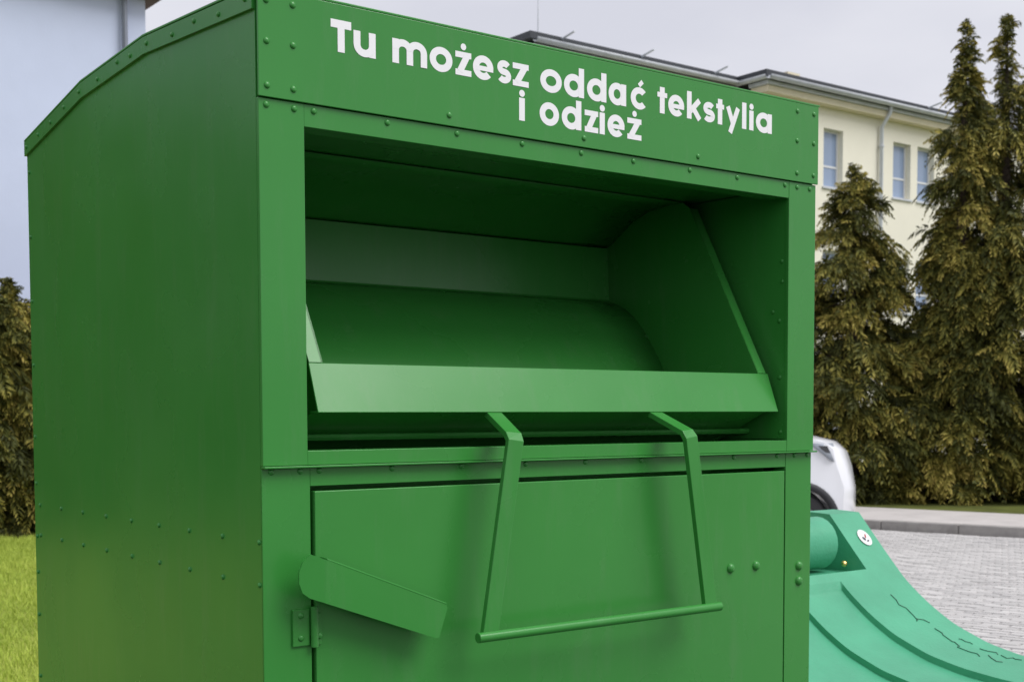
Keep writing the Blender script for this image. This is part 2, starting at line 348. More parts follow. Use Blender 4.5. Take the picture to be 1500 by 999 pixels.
# ------------------------------------------------------------------ buildings
def window(parent, x0, x1, z0, z1, y):
    """recessed window: frame, two panes, sill"""
    w = MB(); t = .06
    yb = y + .16
    w.box((x0, yb, z0), (x0+t, yb+.05, z1)); w.box((x1-t, yb, z0), (x1, yb+.05, z1)); w.box((x0+t, yb, z0), (x1-t, yb+.05, z0+t)); w.box((x0+t, yb, z1-t), (x1-t, yb+.05, z1))
    w.box((x0+t, yb+.004, z0+(z1-z0)*.36), (x1-t, yb+.046, z0+(z1-z0)*.36+.05))
    o = w.build('window', 'frame', parent)
    zs = z0+(z1-z0)*.36
    MB().box((x0+t, yb+.02, z0+t), (x1-t, yb+.03, zs)).build('pane', 'glass', o)
    MB().box((x0+t, yb+.02, zs+.05), (x1-t, yb+.03, z1-t)).build('pane', 'glass', o)
    MB().box((x0-.05, y-.05, z0-.05), (x1+.05, yb, z0-.002)).build('sill', 'zinc', o)
def reveal(mb, h, y, d=.22):
    x0, x1, z0, z1 = h
    mb.add([(x0,y,z0),(x0,y+d,z0),(x0,y+d,z1),(x0,y,z1)], [(0,1,2,3)]); mb.add([(x1,y,z0),(x1,y,z1),(x1,y+d,z1),(x1,y+d,z0)], [(0,1,2,3)])
    mb.add([(x0,y,z1),(x0,y+d,z1),(x1,y+d,z1),(x1,y,z1)], [(0,1,2,3)]); mb.add([(x0,y,z0),(x1,y,z0),(x1,y+d,z0),(x0,y+d,z0)], [(0,1,2,3)])
    mb.add([(x0,y+d,z0),(x1,y+d,z0),(x1,y+d,z1),(x0,y+d,z1)], [(0,1,2,3)])
bl = thing('apartment_building', (28, 24, 0), 'cream rendered building with dark roof edge behind the conifers', 'building')
YW, YL = 20.45, 21.4            # wing front wall, recessed left wall
EZ = 9.42                       # underside of the eaves
cols = [26.22, 29.13, 30.22, 33.1, 34.2, 37.1]
holes = [(c, c+.78, z, z+1.5) for c in cols for z in (7.34, 4.22, 1.10)]
w = MB(); rect_wall(w, 24.05, 40, -.1, EZ, YW, holes)
for h in holes: reveal(w, h, YW)
w.box((24.05, YW+.25, -.1), (40, 31, EZ))
w.add([(24.05,YW,-.1),(24.05,YW+.25,-.1),(24.05,YW+.25,EZ),(24.05,YW,EZ)], [(0,1,2,3)])
w.build('wall', 'wall_cream', bl)
lcols = [18.6, 20.6, 22.6]
lholes = [(c, c+.72, z, z+1.5) for c in lcols for z in (7.34, 4.22, 1.10)]
w = MB(); rect_wall(w, 17.6, 24.04, -.1, EZ, YL, lholes)
for h in lholes: reveal(w, h, YL)
w.box((17.6, YL+.25, -.1), (24.04, 30.9, EZ)); w.build('wall', 'wall_cream', bl)
for h in holes: window(bl, *h, YW)
for h in lholes: window(bl, *h, YL)
# stepped cream cornice, zinc gutter, dark roof
MB().box((23.78, YW-.27, EZ-.06), (40.2, YW+.3, EZ+.10)).build('cornice', 'trim_cream', bl, bevel=.01)
MB().box((17.3, YL-.27, EZ-.06), (23.77, YL+.3, EZ+.10)).build('cornice', 'trim_cream', bl, bevel=.01)
MB().box((23.70, YW-.33, EZ+.104), (40.2, YW+.3, EZ+.20)).build('fascia', 'zinc', bl, bevel=.006)
MB().box((17.2, YL-.33, EZ+.104), (23.69, YL+.3, EZ+.20)).build('fascia', 'zinc', bl, bevel=.006)
def gutter(path):
    g = MB(); rows = []
    for q, o in path:
        rows.append([(q[0]+o[0]*(.09*math.cos(a)-.02), q[1]+o[1]*(.09*math.cos(a)-.02), q[2] + .09*math.sin(a)) for a in np.linspace(math.pi, 2*math.pi, 8)])
    g.sheet(rows); return g.build('gutter', 'zinc', bl, smooth=True, thick=.006)
gutter([((23.58, YW-.45, EZ+.27), (0, 1)), ((40.2, YW-.45, EZ+.27), (0, 1))])
gutter([((17.1, YL-.45, EZ+.27), (0, 1)), ((23.5, YL-.45, EZ+.27), (0, 1))])
gutter([((23.58, YW-.45, EZ+.27), (1, 0)), ((23.58, YL-.40, EZ+.27), (1, 0))])
r_ = MB(); zr = EZ+.262
for (x0, x1, y0, y1, xr0) in ((23.55, 40.4, YW-.42, 31.2, 27.0), (17.0, 23.54, YL-.42, 31.1, 20.0)):
    r_.add([(x0,y0,zr+.15),(x1,y0,zr+.15),(x1,y1,zr+.15),(x0,y1,zr+.15),(xr0,(y0+y1)/2,zr+.9),(x1,(y0+y1)/2,zr+1.0),(x0,y0,zr),(x1,y0,zr),(x1,y1,zr),(x0,y1,zr)],
           [(0,1,5,4),(2,3,4,5),(3,0,4),(1,2,5),(6,7,1,0),(7,8,2,1),(8,9,3,2),(9,6,0,3),(9,8,7,6)])
r_.build('roof', 'roof', bl)
for x, y in ((17.9, YL), (20.3, YL), (22.75, YL), (30.1, YW)):
    MB().tube([(x, y-.30, EZ+.36), (x, y-.85, EZ+.45)], .025, 6).build('roof_bracket', 'zinc', bl)
MB().tube([(17.55, YL, EZ+.3), (17.55, YL, EZ+1.6)], [.018, .008], 6).build('roof_mast', 'zinc', bl)
for x, y, a, h in ((26.1, 21.6, .20, .62), (26.75, 21.7, .10, .45), (25.65, 21.7, .08, .5)):
    m_ = MB(); m_.box((x-a, y-a, EZ+.3), (x+a, y+a, EZ+.3+h)); m_.box((x-a-.04, y-a-.04, EZ+.302+h), (x+a+.04, y+a+.04, EZ+.36+h)); m_.build('chimney', 'trim_cream', bl)
def downpipe(parent, x, y, z1, m='zinc', r=.055):
    d = MB().tube([(x, y-.38, z1+.2), (x, y-.36, z1+.05), (x, y-.09, z1-.30), (x, y-.09, .1)], r, 10).build('downpipe', m, parent, smooth='auto')
    for z in np.arange(1.0, z1-.4, 1.9): MB().tube([(x, y-.09, z), (x, y-.09, z+.05)], r*1.35, 10).build('pipe_clamp', m, d)
downpipe(bl, 28.5, YW, EZ)
# left white house
wh = thing('white_house', (0, 22, 0), 'white rendered house, bluish shade put into its colour, behind the lawn, upper left', 'building')
hx = 6.68; HY = 17.0; HE = 7.56
w = MB(); hh = [(c, c+1.1, z, z+1.4) for c in (-5.2, -1.8) for z in (1.0, 4.2)]
rect_wall(w, -9, hx, -.1, HE, HY, hh)
for h in hh: reveal(w, h, HY)
w.box((-9, HY+.25, -.1), (hx, 27, HE)); w.add([(hx,HY,-.1),(hx,HY+.25,-.1),(hx,HY+.25,HE),(hx,HY,HE)], [(0,1,2,3)])
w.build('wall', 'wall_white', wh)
for h in hh: window(wh, *h, HY)
e = MB(); e.box((-9.5, HY-.30, HE), (hx+.20, 27.5, HE+.12)); e.build('eaves', 'soffit', wh, bevel=.01)
r_ = MB(); r_.add([(-9.6,HY-.4,HE+.124),(hx+.26,HY-.4,HE+.124),(hx+.26,27.6,HE+.124),(-9.6,27.6,HE+.124),(-6,22.2,HE+2.4),(hx-3,22.2,HE+2.4)], [(0,1,5,4),(1,2,5),(2,3,4,5),(3,0,4),(3,2,1,0)]); r_.build('roof', 'roof', wh)
downpipe(wh, 6.33, HY, HE+.6, 'pipe', .042)

# ------------------------------------------------------------------ parked car
HT = Vector((0.84, -0.543, 0)); HN = Vector((0.543, 0.84, 0)); car_o = Vector((9.87, 7.34, 0)) + HT*.80
def CA(a, w, z): return car_o - HT*a + HN*w + Vector((0, 0, z))
ca = thing('parked_car', tuple(CA(2.2, .9, 0)), 'white car with black wheel arch trim parked behind the green bin', 'car')
cen = [(.10,.24),(.0,.42),(.0,.68),(.04,.92),(.10,1.08),(.22,1.19),(.55,1.27),(1.0,1.335),(1.30,1.39),(2.0,1.80),(2.5,1.88),(3.85,1.85),(4.28,1.62),(4.40,1.1),(4.42,.62),(4.40,.42),(4.34,.26)]
sid = [(.42,.26),(.34,.45),(.33,.70),(.42,.95),(.46,1.12),(.56,1.19),(.75,1.22),(1.05,1.26),(1.36,1.31),(2.05,1.70),(2.5,1.77),(3.78,1.74),(4.14,1.52),(4.26,1.08),(4.30,.62),(4.28,.42),(4.22,.28)]
def arch(c, r, n=10): return [(c + r*math.cos(t), .33 + r*math.sin(t)) for t in np.linspace(-.12, math.pi+.12, n)]
under = [q for q in arch(3.40, .385)] + [q for q in arch(.80, .385)]
us = [-1, -.985, -.93, -.8, -.5, 0, .5, .8, .93, .985, 1]; HW = .91; rows = []
for u in us:
    k = abs(u)**3.2; o = []
    for (a0, z0), (a1, z1) in zip(cen, sid):
        a, z = a0+(a1-a0)*k, z0+(z1-z0)*k
        inset = .17*max(0, z-1.12)/.6 if z > 1.12 else .02*abs(z-.75)
        edge = {1: .018, .985: .004}.get(abs(u), 0)
        o.append(CA(a, HW + u*(HW-inset-edge), z))
    for a, z in under: o.append(CA(a, HW + u*(HW-.02), z))
    rows.append(o)
n = len(rows[0]); cv = [q for r in rows for q in r]; cf = []
for i in range(len(rows)-1): cf += [(i*n+k, i*n+(k+1) % n, (i+1)*n+(k+1) % n, (i+1)*n+k) for k in range(n)]
cf += [tuple(range(n)), tuple(range((len(rows)-1)*n, len(rows)*n))]
link('body', cv, cf, 'car', ca, smooth='auto')
for c in (.80, 3.40):
    for wside in (0, 1):
        ww = -.012 if wside == 0 else 2*HW+.012; inn = .05 if wside == 0 else 2*HW-.05
        aa = np.linspace(-.15, math.pi+.15, 20)
        MB().sheet([[CA(c+q*math.cos(t), wq, .33+q*math.sin(t)) for t in aa] for q, wq in ((.37, inn), (.375, ww), (.43, ww), (.445, ww+(.022 if wside == 0 else -.022)))]).build('wheel_arch', 'clad', ca, smooth=True)
        s = 1 if wside == 0 else -1; w0 = .03 if wside == 0 else 2*HW-.03
        tprof = [(.20, .0), (.30, -.005), (.325, .02), (.33, .06), (.33, .17), (.32, .20), (.20, .21)]
        tt = np.linspace(0, 2*math.pi, 29)
        wl = MB().sheet([[CA(c+q*math.cos(t), w0+s*d, .33+q*math.sin(t)) for t in tt] for q, d in tprof]).build('wheel', 'rubber', ca, smooth=True)
        MB().sheet([[CA(c+q*math.cos(t), w0+s*d, .33+q*math.sin(t)) for t in tt] for q, d in ((.205, .0), (.19, .03), (.17, .05), (.06, .02), (.001, .018))]).build('rim', 'steel', wl, smooth=True)
        MB().sheet([[CA(c+q*math.cos(t), w0+s*.16, .33+q*math.sin(t)) for t in tt] for q in (.37, .001)]).build('wheel_well', 'clad', ca)
for sgn in (0, 1):
    f_ = (lambda w: w) if sgn == 0 else (lambda w: 2*HW - w)
    hl = MB().sheet([[CA(.42, f_(.10), 1.175), CA(.55, f_(.035), 1.17), CA(.70, f_(.012), 1.175)], [CA(.395, f_(.09), 1.09), CA(.47, f_(.025), 1.08), CA(.58, f_(.002), 1.09)], [CA(.385, f_(.08), .985), CA(.43, f_(.022), .98), CA(.46, f_(-.002), .99)]]).build('headlight', 'lamp', ca, smooth=True, thick=.012)
    MB().sheet([[CA(.50, f_(.026), 1.145), CA(.60, f_(.012), 1.15)], [CA(.46, f_(.018), 1.05), CA(.53, f_(.004), 1.055)]]).build('reflector', 'clad', hl, thick=.008)
    MB().tube([CA(1.15, f_(.012), .42), CA(1.16, f_(.0), .75), CA(1.18, f_(.006), 1.12)], .006, 5).build('door_seam', 'clad', ca)
    MB().sheet([[CA(1.62, f_(.10), 1.25), CA(2.42, f_(.10), 1.25)], [CA(2.12, f_(.172), 1.54), CA(2.46, f_(.182), 1.60)]]).build('side_window', 'cglass', ca, thick=.01)
    MB().sheet([[CA(2.52, f_(.10), 1.25), CA(3.45, f_(.10), 1.25)], [CA(2.56, f_(.182), 1.60), CA(3.40, f_(.182), 1.59)]]).build('side_window', 'cglass', ca, thick=.01)
    MB().sheet([[CA(4.22, f_(.10), 1.15), CA(4.33, f_(.28), 1.15)], [CA(4.27, f_(.07), .85), CA(4.38, f_(.25), .85)]]).build('tail_light', 'red', ca, thick=.02)
    MB().tube([CA(1.72, f_(-.14), 1.20), CA(1.74, f_(.10), 1.22)], [.09, .04], 8).build('mirror', 'car', ca, bevel=.01)
MB().sheet([[CA(1.42, .38, 1.345), CA(1.36, HW, 1.335), CA(1.42, 2*HW-.38, 1.345)], [CA(2.04, .42, 1.69), CA(2.01, HW, 1.70), CA(2.04, 2*HW-.42, 1.69)]]).build('windscreen', 'cglass', ca, thick=.01)
MB().sheet([[CA(.012, .62, .50), CA(.004, HW, .50), CA(.012, 2*HW-.62, .50)], [CA(.012, .62, .66), CA(.004, HW, .66), CA(.012, 2*HW-.62, .66)]]).build('grille', 'clad', ca, thick=.02)

# ------------------------------------------------------------------ pale green plastic bin with a swept lid
wb = thing('waste_bin', (1.9, .5, 0), 'pale green plastic waste bin with swept ribbed lid right of the textile container', 'bin')
LP = np.array([(1.02,1.192),(.93,1.190),(.880,1.188),(.777,1.072),(.701,.990),(.615,.926),(.533,.879),(.42,.838),(.313,.817),(.20,.806),(.05,.800),(.0,.795)])[::-1]
def lz(y): return float(np.interp(y, LP[:, 0], LP[:, 1]))
# smooth the profile
yy = np.linspace(0, .98, 99); zz = np.array([lz(q) for q in yy]); 
for _ in range(6):
    zn = zz.copy(); zn[1:-1] = (zz[:-2] + 2*zz[1:-1] + zz[2:])/4; zz = np.where(yy > .83, zz, zn)
def lzs(y): return float(np.interp(y, yy, zz))
XL, XR = 1.30, 2.50; XC = (XL+XR)/2
xs = []
for x in np.linspace(XL, XR, 25): xs.append(x)
for b in (.10, .30): 
    for s in (-1, 1): xs += [XC+s*b-.002, XC+s*b+.004]
for s in (-1, 1): xs += [XC + s*.445, XC + s*.475, XC+s*.592]
xs = sorted(xs)
ys = sorted(list(np.linspace(0, .98, 50)) + [.712, .718, .735, .742, .06, .066])
def lid_z(x, y):
    z = lzs(y); d = abs(x-XC)
    if .066 <= y <= .712:
        if d < .302: z -= .018
        if d < .100: z -= .018
    if y >= .742 and d <= .447: z = lzs(.742) - .012 - (y-.742)*.03
    if d > .598: z -= .018
    return z
rows = [[(x, y, lid_z(x, y)) for x in xs] for y in ys]
lid = MB().sheet(rows)
# skirt around the lid
for x, sg in ((XL, -1), (XR, 1)): lid.sheet([[(x, y, lid_z(x, y)) for y in ys], [(x+sg*.004, y, lid_z(x, y)-.045) for y in ys]])
lid.sheet([[(x, 0, lid_z(x, 0)) for x in xs], [(x, -.004, lid_z(x, 0)-.05) for x in xs]]); lid.sheet([[(x, .98, lid_z(x, .98)) for x in xs], [(x, .984, .95) for x in xs]])
lo = lid.build('lid', 'plastic', wb, smooth='auto'); 
for x0, x1 in ((1.52, 1.74), (1.80, 2.0), (2.03, 2.30)):
    kx = MB(); P = [(x0, 0), (x0+.004, .072), (x0+.014, .080), (x1-.014, .080), (x1-.004, .072), (x1, 0)]
    kx.sheet([[(px, .875+r*math.cos(t), 1.105+r*math.sin(t)) for t in np.linspace(0, 2*math.pi, 25)] for px, r in P]); kx.build('hinge_knuckle', 'plastic', lo, smooth='auto')
inst('bolt', dome_mesh('bolt', .010, .008, (-.3, -.8, .5), 'brass'), (2.322, .80, 1.045), lo)
# sticker lying on the ear of the lid
def on_lid(x, y, h):
    s = (lzs(y+.01)-lzs(y-.01))/.02; nrm = Vector((0, -s, 1)).normalized(); return Vector((x, y, lzs(y))) + nrm*h
def decal(name, m, cx, cy, rx, ry, h, parent, n=24, ang=0):
    s = math.hypot(1, (lzs(cy+.01)-lzs(cy-.01))/.02)
    pts = [(cx + rx*math.cos(t)*math.cos(ang) - ry*math.sin(t)*math.sin(ang), cy + (rx*math.cos(t)*math.sin(ang) + ry*math.sin(t)*math.cos(ang))/s) for t in np.linspace(0, 2*math.pi, n, endpoint=False)]
    return MB().add([on_lid(px, py, h) for px, py in pts], [tuple(range(n))]).build(name, m, parent)
st = decal('sticker', 'sticker', 2.435, .815, .026, .030, .003, lo)
decal('printed_mark', 'ink', 2.428, .812, .005, .008, .0042, st, 8, .5); decal('printed_mark', 'ink', 2.440, .806, .006, .003, .0042, st, 8, .3); decal('printed_mark', 'ink_red', 2.441, .818, .003, .009, .0042, st, 8, -.5)
# scribbled marks on the lid
sc = random.Random(4)
for (x0, y0, dx, dy, k) in ((2.37,.67,-.01,-.10,5),(2.36,.57,.04,-.02,4),(2.38,.52,-.02,-.09,6),(2.40,.46,.03,-.03,4),(2.36,.44,-.01,-.08,5),(2.41,.40,.02,-.05,4),(2.38,.35,-.02,-.06,4),(2.42,.33,.02,-.05,4)):
    P = [on_lid(x0+dx*i/k+sc.uniform(-.010,.010), y0+dy*i/k+sc.uniform(-.008,.008), .001) for i in range(k+1)]
    MB().tube(P, .0014, 5).build('scribble', 'scribble', lo)
b = MB(); yb_ = list(np.linspace(.05, .93, 16))
tl = [(1.35, y, lzs(y)-.045) for y in yb_]; tr_ = [(2.45, y, lzs(y)-.045) for y in yb_]; bl_ = [(1.42, .14+(y-.05)*.82, .22) for y in yb_]; br_ = [(2.38, .14+(y-.05)*.82, .22) for y in yb_]
b.sheet([tl, bl_, br_, tr_]); b.add([tl[0], tr_[0], br_[0], bl_[0]], [(0,1,2,3)]); b.add([tl[-1], tr_[-1], br_[-1], bl_[-1]], [(0,1,2,3)])
b.build('body', 'plastic', wb)
for x in (1.50, 2.30):
    for y in (.22, .78):
        wl = MB().tube([(x-.025, y, .10), (x+.025, y, .10)], .10, 20).build('wheel', 'rubber', wb, bevel=.008)
        MB().box((x-.04, y-.03, .10), (x-.03, y+.03, .225)).box((x+.03, y-.03, .10), (x+.04, y+.03, .225)).build('fork', 'steel', wl)

# ------------------------------------------------------------------ textile container
W, D = 1.2, 1.035
ZT, ZH, ZO, ZL, ZS, ZD = 2.096, 1.946, 1.913, 1.446, 1.425, 1.391     # top, header bottom, opening top, ledge top, sheet joint, door top
tcn = thing('textile_container', (.6, .5, 0), 'green riveted steel textile donation container with open hopper and white lettering', 'container')
rv_f = dome_mesh('rivet', .0050, .0028, (0, -1, 0), 'paint'); rv_s = dome_mesh('rivet', .0042, .0032, (-1, 0, 0), 'paint'); rv_big = dome_mesh('rivet', .0095, .0065, (0, -1, 0), 'paint', 16)
rv_in = dome_mesh('rivet', .0045, .003, (-1, 0, 0), 'paint')
roofp = [(0, ZT), (.40, 2.119), (.70, 2.105), (D, 2.052)]
def roofz(y): return float(np.interp(y, [q[0] for q in roofp], [q[1] for q in roofp]))
side = [(.003, .06)] + [(max(.003, y), z-.002) for y, z in roofp] + [(D, .06)]
sp = MB().prism(side, 0, 0.0, .003).build('side_panel', 'paint', tcn)
MB().prism(side, 0, W-.003, W).build('side_panel', 'paint', tcn)
for z in (1.4152-.0, ): pass
for k in range(9):
    for z in (1.3152, 1.2532): inst('rivet', rv_s, (-.0002, .0098+.1229*k if k < 8 else 1.0, z), sp)
for z in (1.99, 1.86, 1.73, 1.60, 1.454, 1.359, 1.25, 1.176, 1.088, .96, .83, .70, .57, .44, .31): inst('rivet', rv_s, (-.0002, D-.014, z), sp)
MB().box((.0032, D-.003, .06), (W-.0032, D, 2.048)).build('back_panel', 'paint', tcn)
# roof and its folded flashing on both sides
rf = MB(); rf.add([(x, y, z+dz) for x in (-.006, W+.006) for dz in (0, .004) for y, z in ([(-.009, ZT)] + roofp[1:])],
   [(4,5,13,12),(5,6,14,13),(6,7,15,14),(0,8,9,1),(1,9,10,2),(2,10,11,3),(0,4,12,8),(3,11,15,7),(0,1,5,4),(1,2,6,5),(2,3,7,6),(8,12,13,9),(9,13,14,10),(10,14,15,11)])
rfo = rf.build('roof', 'paint', tcn, bevel=.001)
for x0, x1, left in ((-.0055, -.0005, True), (W+.0005, W+.0055, False)):
    poly = [(y if y else .002, z-.001) for y, z in roofp] + [(y if y else .002, z-.028) for y, z in roofp[::-1]]
    fl = MB()
    n = len(roofp)
    for i in range(n-1):
        a, bq, c_, d_ = poly[i], poly[i+1], poly[2*n-2-i], poly[2*n-1-i]
        e0 = .0004 if i else 0
        fl.prism([a, bq, c_, d_], 0, x0, x1)
    fo = fl.build('roof_flashing', 'paint', tcn)
    if left:
        for y in (.022, .109, .196, .279, .384, .455, .515, .611, .707, .79, .869, .945, 1.02): inst('rivet', rv_s, (x0, y, roofz(y)-.0145 + .003*math.sin(y*40)), fo)
# header with lettering
hd = MB().box((-.0015, -.0095, ZH), (W+.0015, -.0055, ZT-.0005)).build('header_panel', 'paint', tcn, bevel=.0008)
MB().box((.0035, -.005, ZH+.002), (W-.0035, .012, ZT-.004)).build('header_core', 'paint', tcn)
for x, z in [(a, q) for a in (.0115, .0530, 1.139, 1.1875) for q in (2.080, 2.0235, 1.962)] + [(.323,1.962),(.598,1.961),(.869,1.962)]: inst('rivet', rv_f, (x, -.0095, z), hd)
# upper frame: stiles, top rail, ledge
us_l = MB().box((0, -.005, ZS), (.072, .0028, ZH-.001)).build('upper_stile', 'paint', tcn, bevel=.0008)
us_r = MB().box((1.122, -.005, ZS), (W, .0028, ZH-.001)).build('upper_stile', 'paint', tcn, bevel=.0008)
tr = MB().box((.0722, -.0045, ZO), (1.1218, -.0005, ZH-.001)).box((.0722, -.0005, ZO), (1.1218, .035, ZO+.003)).build('top_rail', 'paint', tcn, bevel=.0006)
for x in (.088,.213,.341,.470,.596,.715,.853,.977,1.110): inst('rivet', rv_f, (x, -.0045, 1.937), tr)
for x, o in ((.012, us_l), (.056, us_l), (1.145, us_r), (1.182, us_r)): inst('rivet', rv_f, (x, -.005, 1.936), o)
lg = MB().box((.0722, -.0045, ZS), (1.1218, -.001, ZL)).box((.0722, -.001, ZL-.003), (1.1218, .045, ZL)).box((-.001, -.0125, ZS-.0035), (W+.004, .0, ZS-.0005)).build('ledge', 'paint', tcn, bevel=.0007)
# lower frame
lr = MB().box((.0785, .0005, ZD+.003), (1.124, .0030, ZS-.0042)).box((.0785, .0030, ZD+.003), (1.124, .030, ZD+.006)).build('middle_rail', 'paint', tcn, bevel=.0006)
ls_l = MB().box((0, 0, .06), (.0780, .0028, ZS-.0042)).box((.0742, .0028, .06), (.0780, .030, ZD+.003)).build('lower_stile', 'paint', tcn, bevel=.0008)
ls_r = MB().box((1.1245, 0, .06), (W, .0028, ZS-.0042)).box((1.1245, .0028, .06), (1.1283, .030, ZD+.003)).build('lower_stile', 'paint', tcn, bevel=.0008)
for x, o in ((.015, ls_l), (.062, ls_l), (1.150, ls_r), (1.188, ls_r)): inst('rivet', rv_f, (x, 0, 1.4165), o)
for x in (.094,.22,.35,.48,.61,.74,.86,.978,1.10): inst('rivet', rv_f, (x, .0005, 1.4165), lr)
inst('rivet', rv_big, (1.166, 0, 1.197), ls_r); inst('rivet', rv_big, (1.166, 0, 1.167), ls_r)
MB().box((.0785, .0005, .06), (1.124, .004, .140)).build('bottom_rail', 'paint', tcn, bevel=.0006)
MB().box((.02, .02, 0), (W-.02, D-.02, .06)).build('base_frame', 'paint_dark', tcn)
MB().box((.004, .20, ZD-.03), (W-.004, .21, ZD+.01)).box((.004, .20, .06), (.09, .21, ZD-.03)).box((1.112, .20, .06), (W-.004, .21, ZD-.03)).build('door_stop', 'paint_dark', tcn)
# door
dr = MB().box((.0835, -.0035, .145), (1.1175, .0, ZD-.0045)).box((.0835, .0, .145), (.0865, .028, ZD-.0045)).box((1.1145, .0, .145), (1.1175, .028, ZD-.0045)).box((.0865, .0, ZD-.0075), (1.1145, .028, ZD-.0045)).build('door', 'paint_dark', tcn, bevel=.0012)
for x in (.967, 1.037): inst('rivet', rv_big, (x, -.0035, 1.207), dr)
for zh in (1.187, .38):
    hg = MB().box((.045, -.0045, zh-.027), (.0725, -.0002, zh+.027)).tube([(.0785, -.008, zh-.030), (.0785, -.008, zh+.030)], .0058, 12).box((.084, -.0075, zh-.027), (.0905, -.0036, zh+.020)).build('hinge', 'paint_dark', tcn, bevel=.0008)
    for z in (zh+.018, zh-.015): inst('rivet', rv_f, (.058, -.0045, z), hg)
    inst('rivet', rv_f, (.0872, -.0075, zh-.014), hg)
# slanted lock guard plate
yp = -.046
gp = [(.054,1.299),(.0435,1.288),(.0375,1.273),(.0375,1.257),(.0425,1.243),(.053,1.235),(.076,1.2265),(.268,1.155),(.274,1.156),(.290,1.200),(.288,1.205),(.080,1.2885)]
fold = lambda x: yp + (max(0, .079-x))*.16
g = MB(); n = len(gp)
L1 = [(x, fold(x), z) for x, z in gp]; L2 = [(x, fold(x)+.004, z) for x, z in gp]
for P, flip in ((L1, 0), (L2, 1)):
    a = [P[i] for i in (0,1,2,3,4,5,6,11)]; b_ = [P[i] for i in (6,7,8,9,10,11)]
    g.add(a, [tuple(range(8))]); g.add(b_, [tuple(range(6))])
g.add(L1+L2, [(i, (i+1) % n, n+(i+1) % n, n+i) for i in range(n)])
g.box((.150, yp+.004, 1.205), (.185, -.0036, 1.235))
g.add([(.0795,yp,1.2885),(.288,yp,1.205),(.288,yp+.022,1.2062),(.0795,yp+.022,1.2897),(.0795,yp,1.2915),(.288,yp,1.208),(.288,yp+.022,1.2092),(.0795,yp+.022,1.2927)], [(3,2,1,0),(4,5,6,7),(0,1,5,4),(1,2,6,5),(2,3,7,6),(3,0,4,7)])
bmv = g.build('lock_guard', 'paint', tcn, bevel=.0008)
# cavity behind the opening
cav = MB(); cav.box((.066, .0032, ZL+.002), (.0692, .56, ZO+.02)); cav.box((1.1245, .0032, ZL+.002), (1.1277, .56, ZO+.02)); cav.box((.066, .06, ZL-.3), (.0692, .56, ZL)); cav.box((1.1245, .06, ZL-.3), (1.1277, .56, ZL)); cav.box((.066, .0355, ZO+.022), (1.1277, .56, ZO+.025)); cav.box((.066, .562, 1.0), (1.1277, .565, ZO+.025))
cvo = cav.build('cavity_lining', 'paint', tcn)
for y, z in ((.014,1.794),(.013,1.755),(.036,1.697),(.019,1.679),(.017,1.569),(.014,1.462)): inst('rivet', rv_in, (1.1245, y, z), cvo)
MB().tube([(.0695, .10, 1.463), (1.124, .10, 1.463)], .006, 8).build('stop_bar', 'paint', tcn, smooth='auto')
# hopper: lip, two side plates with flanges, drum, throat plates
hp = thing('hopper', (.6, .2, 1.5), None, None); hp.parent = tcn; hp.location = Vector((.6, .2, 1.5)) - ORG[tcn.name]
PX0, PX1 = .120, 1.080
lip = MB().prism([(.033,1.576),(.036,1.575),(.008,1.5012),(.005,1.502)], 0, .0955, 1.1075).box((.0955, .0085, 1.5012), (1.1075, .030, 1.5042)); lip.build('lip', 'paint', hp, bevel=.0008)
dprof = [(.478,1.746),(.447,1.738),(.415,1.724),(.386,1.704),(.358,1.676),(.332,1.643),(.309,1.611),(.290,1.578),(.275,1.543),(.264,1.50),(.258,1.45),(.256,1.38)]
uprof = [(.484,1.861),(.462,1.868),(.43,1.888),(.39,1.911),(.344,1.925),(.295,1.931),(.242,1.932)]
outline = [(.034,1.577),(.222,1.918)] + uprof[::-1] + [(.486,1.745)] + dprof[1:] + [(.045,1.5065)]
for x0, x1, fx0, fx1 in ((PX0-.003, PX0, .097, PX0-.0032), (PX1, PX1+.003, PX1+.0032, 1.103)):
    sd = MB().prism(outline, 0, x0, x1).build('side_plate', 'paint', hp)
    d = Vector((0, .192, .341)).normalized(); nn = Vector((0, d.z, -d.y))
    a, b_ = Vector((0, .034, 1.577)), Vector((0, .222, 1.918)); t_ = nn*.003
    MB().add([Vector((x, 0, 0)) + q for x in (fx0-(.003 if fx0 > 1 else 0), fx1+(.003 if fx1 < 1 else 0)) for q in (a, b_, b_+t_, a+t_)], [(0,1,2,3),(7,6,5,4),(0,4,5,1),(1,5,6,2),(2,6,7,3),(3,7,4,0)]).build('flange', 'paint', sd)
MB().sheet([[(x, y, z) for y, z in dprof] for x in np.linspace(PX0+.001, PX1-.001, 9)]).build('drum', 'paint', hp, smooth=True, thick=.002)
MB().sheet([[(x, y, z) for y, z in ((.4745,1.861),(.468,1.749),(.472,1.744))] for x in np.linspace(PX0+.001, PX1-.001, 9)]).build('throat_plate', 'paint', hp, thick=.002)
MB().sheet([[(x, y, z) for y, z in uprof] for x in np.linspace(PX0+.001, PX1-.001, 9)]).build('upper_plate', 'paint', hp, smooth=True, thick=.002)
MB().sheet([[(x, y, z) for y, z in ((.029,1.5035),(.06,1.490),(.255,1.40))] for x in (.1, .6, 1.1)]).build('underside', 'paint', hp, thick=.002)
